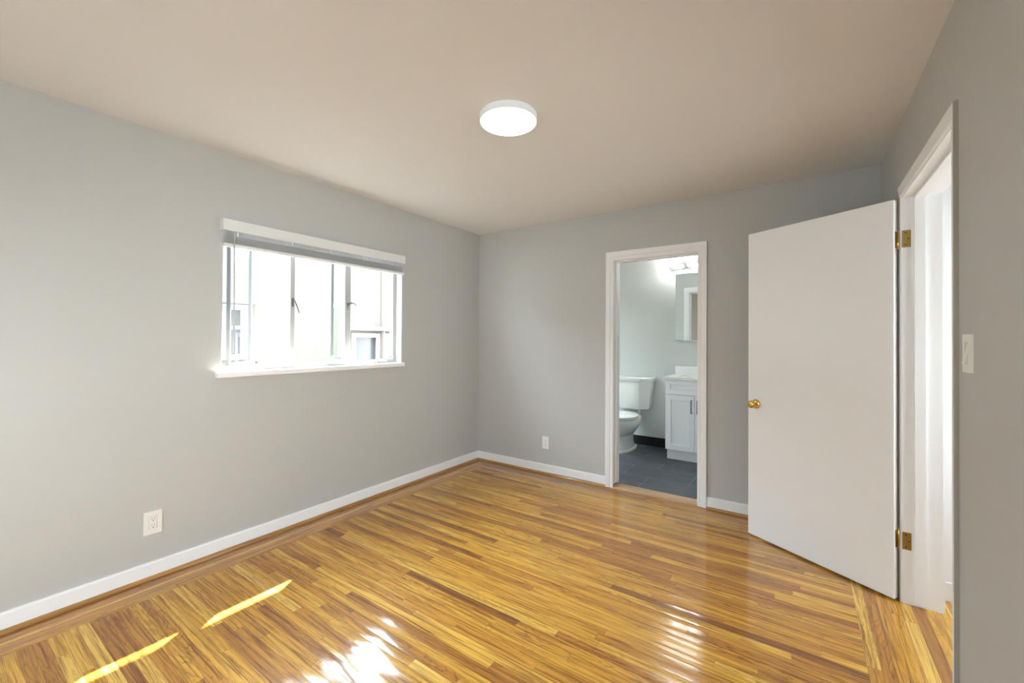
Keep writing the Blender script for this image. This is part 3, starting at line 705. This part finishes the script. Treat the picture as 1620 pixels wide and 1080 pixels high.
tpart('tank_lid', loft([tank_loop(0.250, 1.462, 1.692, 0.120, 0.092, 0.809), tank_loop(0.256, 1.456, 1.694, 0.122, 0.094, 0.814), tank_loop(0.256, 1.456, 1.694, 0.122, 0.094, 0.846), tank_loop(0.246, 1.466, 1.690, 0.118, 0.090, 0.857)]), CERAMIC, deg=22)
tpart('tank_bolt', lathe([(0, 0), (0.010, 0), (0.010, 0.05), (0, 0.05)], 14, 'Z', (TX+0.10, 1.56, 0.415)), SEATW)
for s in (-1, 1):
    tpart('seat_hinge', box(TX+s*0.075-0.016, TX+s*0.075+0.016, 1.447, 1.478, 0.404, 0.438, 0.006, 2), SEATW)

# ------------------------------------------------------------------ vanity cabinet
VX0, VX1, VY, VZ = 1.692, 2.300, 1.20, 0.885
van = empty('vanity_cabinet', ((VX0+VX1)/2, 1.45, 0)); tag(van, 'white shaker vanity cabinet with a white stone top', 'vanity')
def vpart(name, bm, m, par=None, sm=None):
    bm.transform(Matrix.Translation((-(VX0+VX1)/2, -1.45, 0))); o = obj(name, bm, m, par or van)
    if sm: smooth_by_angle(o, sm)
    return o
vpart('carcass', box(VX0, VX1, VY, 1.688, 0.115, VZ), CAB)
vpart('toe_kick', box(VX0+0.004, VX1-0.004, VY+0.055, 1.687, 0.0, 0.116), CAB)
def shaker(x0, x1, z0, z1, y0, y1, rail=0.055, deep=0.011):
    rect = lambda g, y: [(x0+g, y, z0+g), (x1-g, y, z0+g), (x1-g, y, z1-g), (x0+g, y, z1-g)]
    return loft([rect(0, y1), rect(0, y0+0.001), rect(0.001, y0), rect(rail, y0), rect(rail+0.003, y0+deep)])
vpart('drawer_front', shaker(VX0+0.004, VX1-0.004, 0.728, VZ-0.004, VY-0.020, VY-0.001, rail=0.048), CAB)
mid = (VX0+VX1)/2
for x0, x1, hx in ((VX0+0.004, mid-0.0015, mid-0.030), (mid+0.0015, VX1-0.004, mid+0.030)):
    d = vpart('cabinet_door', shaker(x0, x1, 0.122, 0.722, VY-0.020, VY-0.001), CAB)
    vpart('handle', tube([(hx, VY-0.020, 0.538), (hx, VY-0.042, 0.538), (hx, VY-0.047, 0.545), (hx, VY-0.047, 0.667), (hx, VY-0.042, 0.674), (hx, VY-0.020, 0.674)], 0.0055, 10), HANDLE, d, 40)
ct = vpart('countertop', wall_hole('x', VZ, VZ+0.028, VX0-0.012, VX1+0.012, 1.165, 1.692, [(1.80, 2.19, 1.245, 1.545)]), STONE)
ct.data.transform(Matrix(((0, 1, 0, 0), (0, 0, 1, 0), (1, 0, 0, 0), (0, 0, 0, 1))) @ Matrix.Translation(((VX0+VX1)/2, 1.45, 0)))
ct.data.transform(Matrix.Translation((-(VX0+VX1)/2, -1.45, 0)))
vpart('backsplash', box(VX0-0.010, VX1+0.010, 1.672, 1.692, VZ+0.028, VZ+0.125, 0.002, 1), STONE, ct)
def basin():
    secs = []
    for k, (g, z) in enumerate(((0.0, VZ+0.024), (0.006, VZ+0.005), (0.02, VZ-0.08), (0.05, VZ-0.12), (0.12, VZ-0.13))):
        s = []
        for i in range(32):
            an = 2*PI*i/32; cx, sy = math.cos(an), math.sin(an)
            s.append((1.995+(0.195-g)*math.copysign(abs(cx)**0.35, cx), 1.395+(0.15-g)*math.copysign(abs(sy)**0.35, sy), z))
        secs.append(s)
    bm = loft(secs, cap=False); bm.faces.new(bm.verts[-32:]) if False else None
    bm.verts.ensure_lookup_table(); bm.faces.new(list(bm.verts)[-32:])
    return bm
vpart('basin', basin(), CERAMIC, ct, 40)

# ------------------------------------------------------------------ mirror cabinet and light bar
mc = empty('medicine_cabinet', (1.995, 1.70, 1.705)); tag(mc, 'mirrored medicine cabinet on the bathroom wall above the vanity', 'mirror cabinet')
def mpart(name, bm, m, par=None):
    bm.transform(Matrix.Translation((-1.995, -1.70, -1.705))); return obj(name, bm, m, par or mc)
mpart('body', box(1.704, 2.286, 1.615, 1.699, 1.318, 2.100), TRIM)
mpart('mirror_door', box(1.700, 2.290, 1.598, 1.613, 1.314, 2.104, 0.003, 1), MIRROR)

vl = empty('vanity_light', (1.975, 1.70, 2.21)); tag(vl, 'chrome vanity light bar with lit globe bulbs above the mirror', 'wall lamp')
def lpart(name, bm, m, par=None, sm=40):
    bm.transform(Matrix.Translation((-1.975, -1.70, -2.21))); return smooth_by_angle(obj(name, bm, m, par or vl), sm)
def capsule(x0, x1, r, y0, y1, zc, n=16):
    p = [(x0+r*math.cos(PI/2+PI*k/n), zc+r*math.sin(PI/2+PI*k/n)) for k in range(n+1)] + [(x1+r*math.cos(-PI/2+PI*k/n), zc+r*math.sin(-PI/2+PI*k/n)) for k in range(n+1)]
    q = lambda f, y: [(xc+(x-xc)*1.0*f+(x-xc)*0*(1-f), y, zc+(z-zc)*f) for x, z in p]
    xc = (x0+x1)/2
    sec = lambda rr, y: [(x0+rr*math.cos(PI/2+PI*k/n), y, zc+rr*math.sin(PI/2+PI*k/n)) for k in range(n+1)] + [(x1+rr*math.cos(-PI/2+PI*k/n), y, zc+rr*math.sin(-PI/2+PI*k/n)) for k in range(n+1)]
    return loft([sec(r, y1), sec(r, y0+0.012), sec(r-0.006, y0+0.003), sec(r-0.014, y0)])
lpart('backplate', capsule(1.672, 2.278, 0.058, 1.660, 1.699, 2.205), CHROME)
for k in range(4):
    x = 1.690 + 0.190*k
    so = lpart('socket', lathe([(0, 0), (0.030, 0), (0.030, 0.010), (0.022, 0.016), (0.021, 0.028), (0, 0.028)], 28, '-Y', (x, 1.660, 2.207)), CHROME)
    R_ = 0.047
    prof = [(0, 0.018), (0.014, 0.018), (0.016, 0.026)] + [(R_*math.sin(t), 0.030+R_-R_*math.cos(t)) for t in [0.36+(PI-0.36)*i/18 for i in range(19)]]
    prof[-1] = (0, prof[-1][1])
    lpart('bulb', lathe(prof, 32, '-Y', (x, 1.660, 2.207)), BULBM)
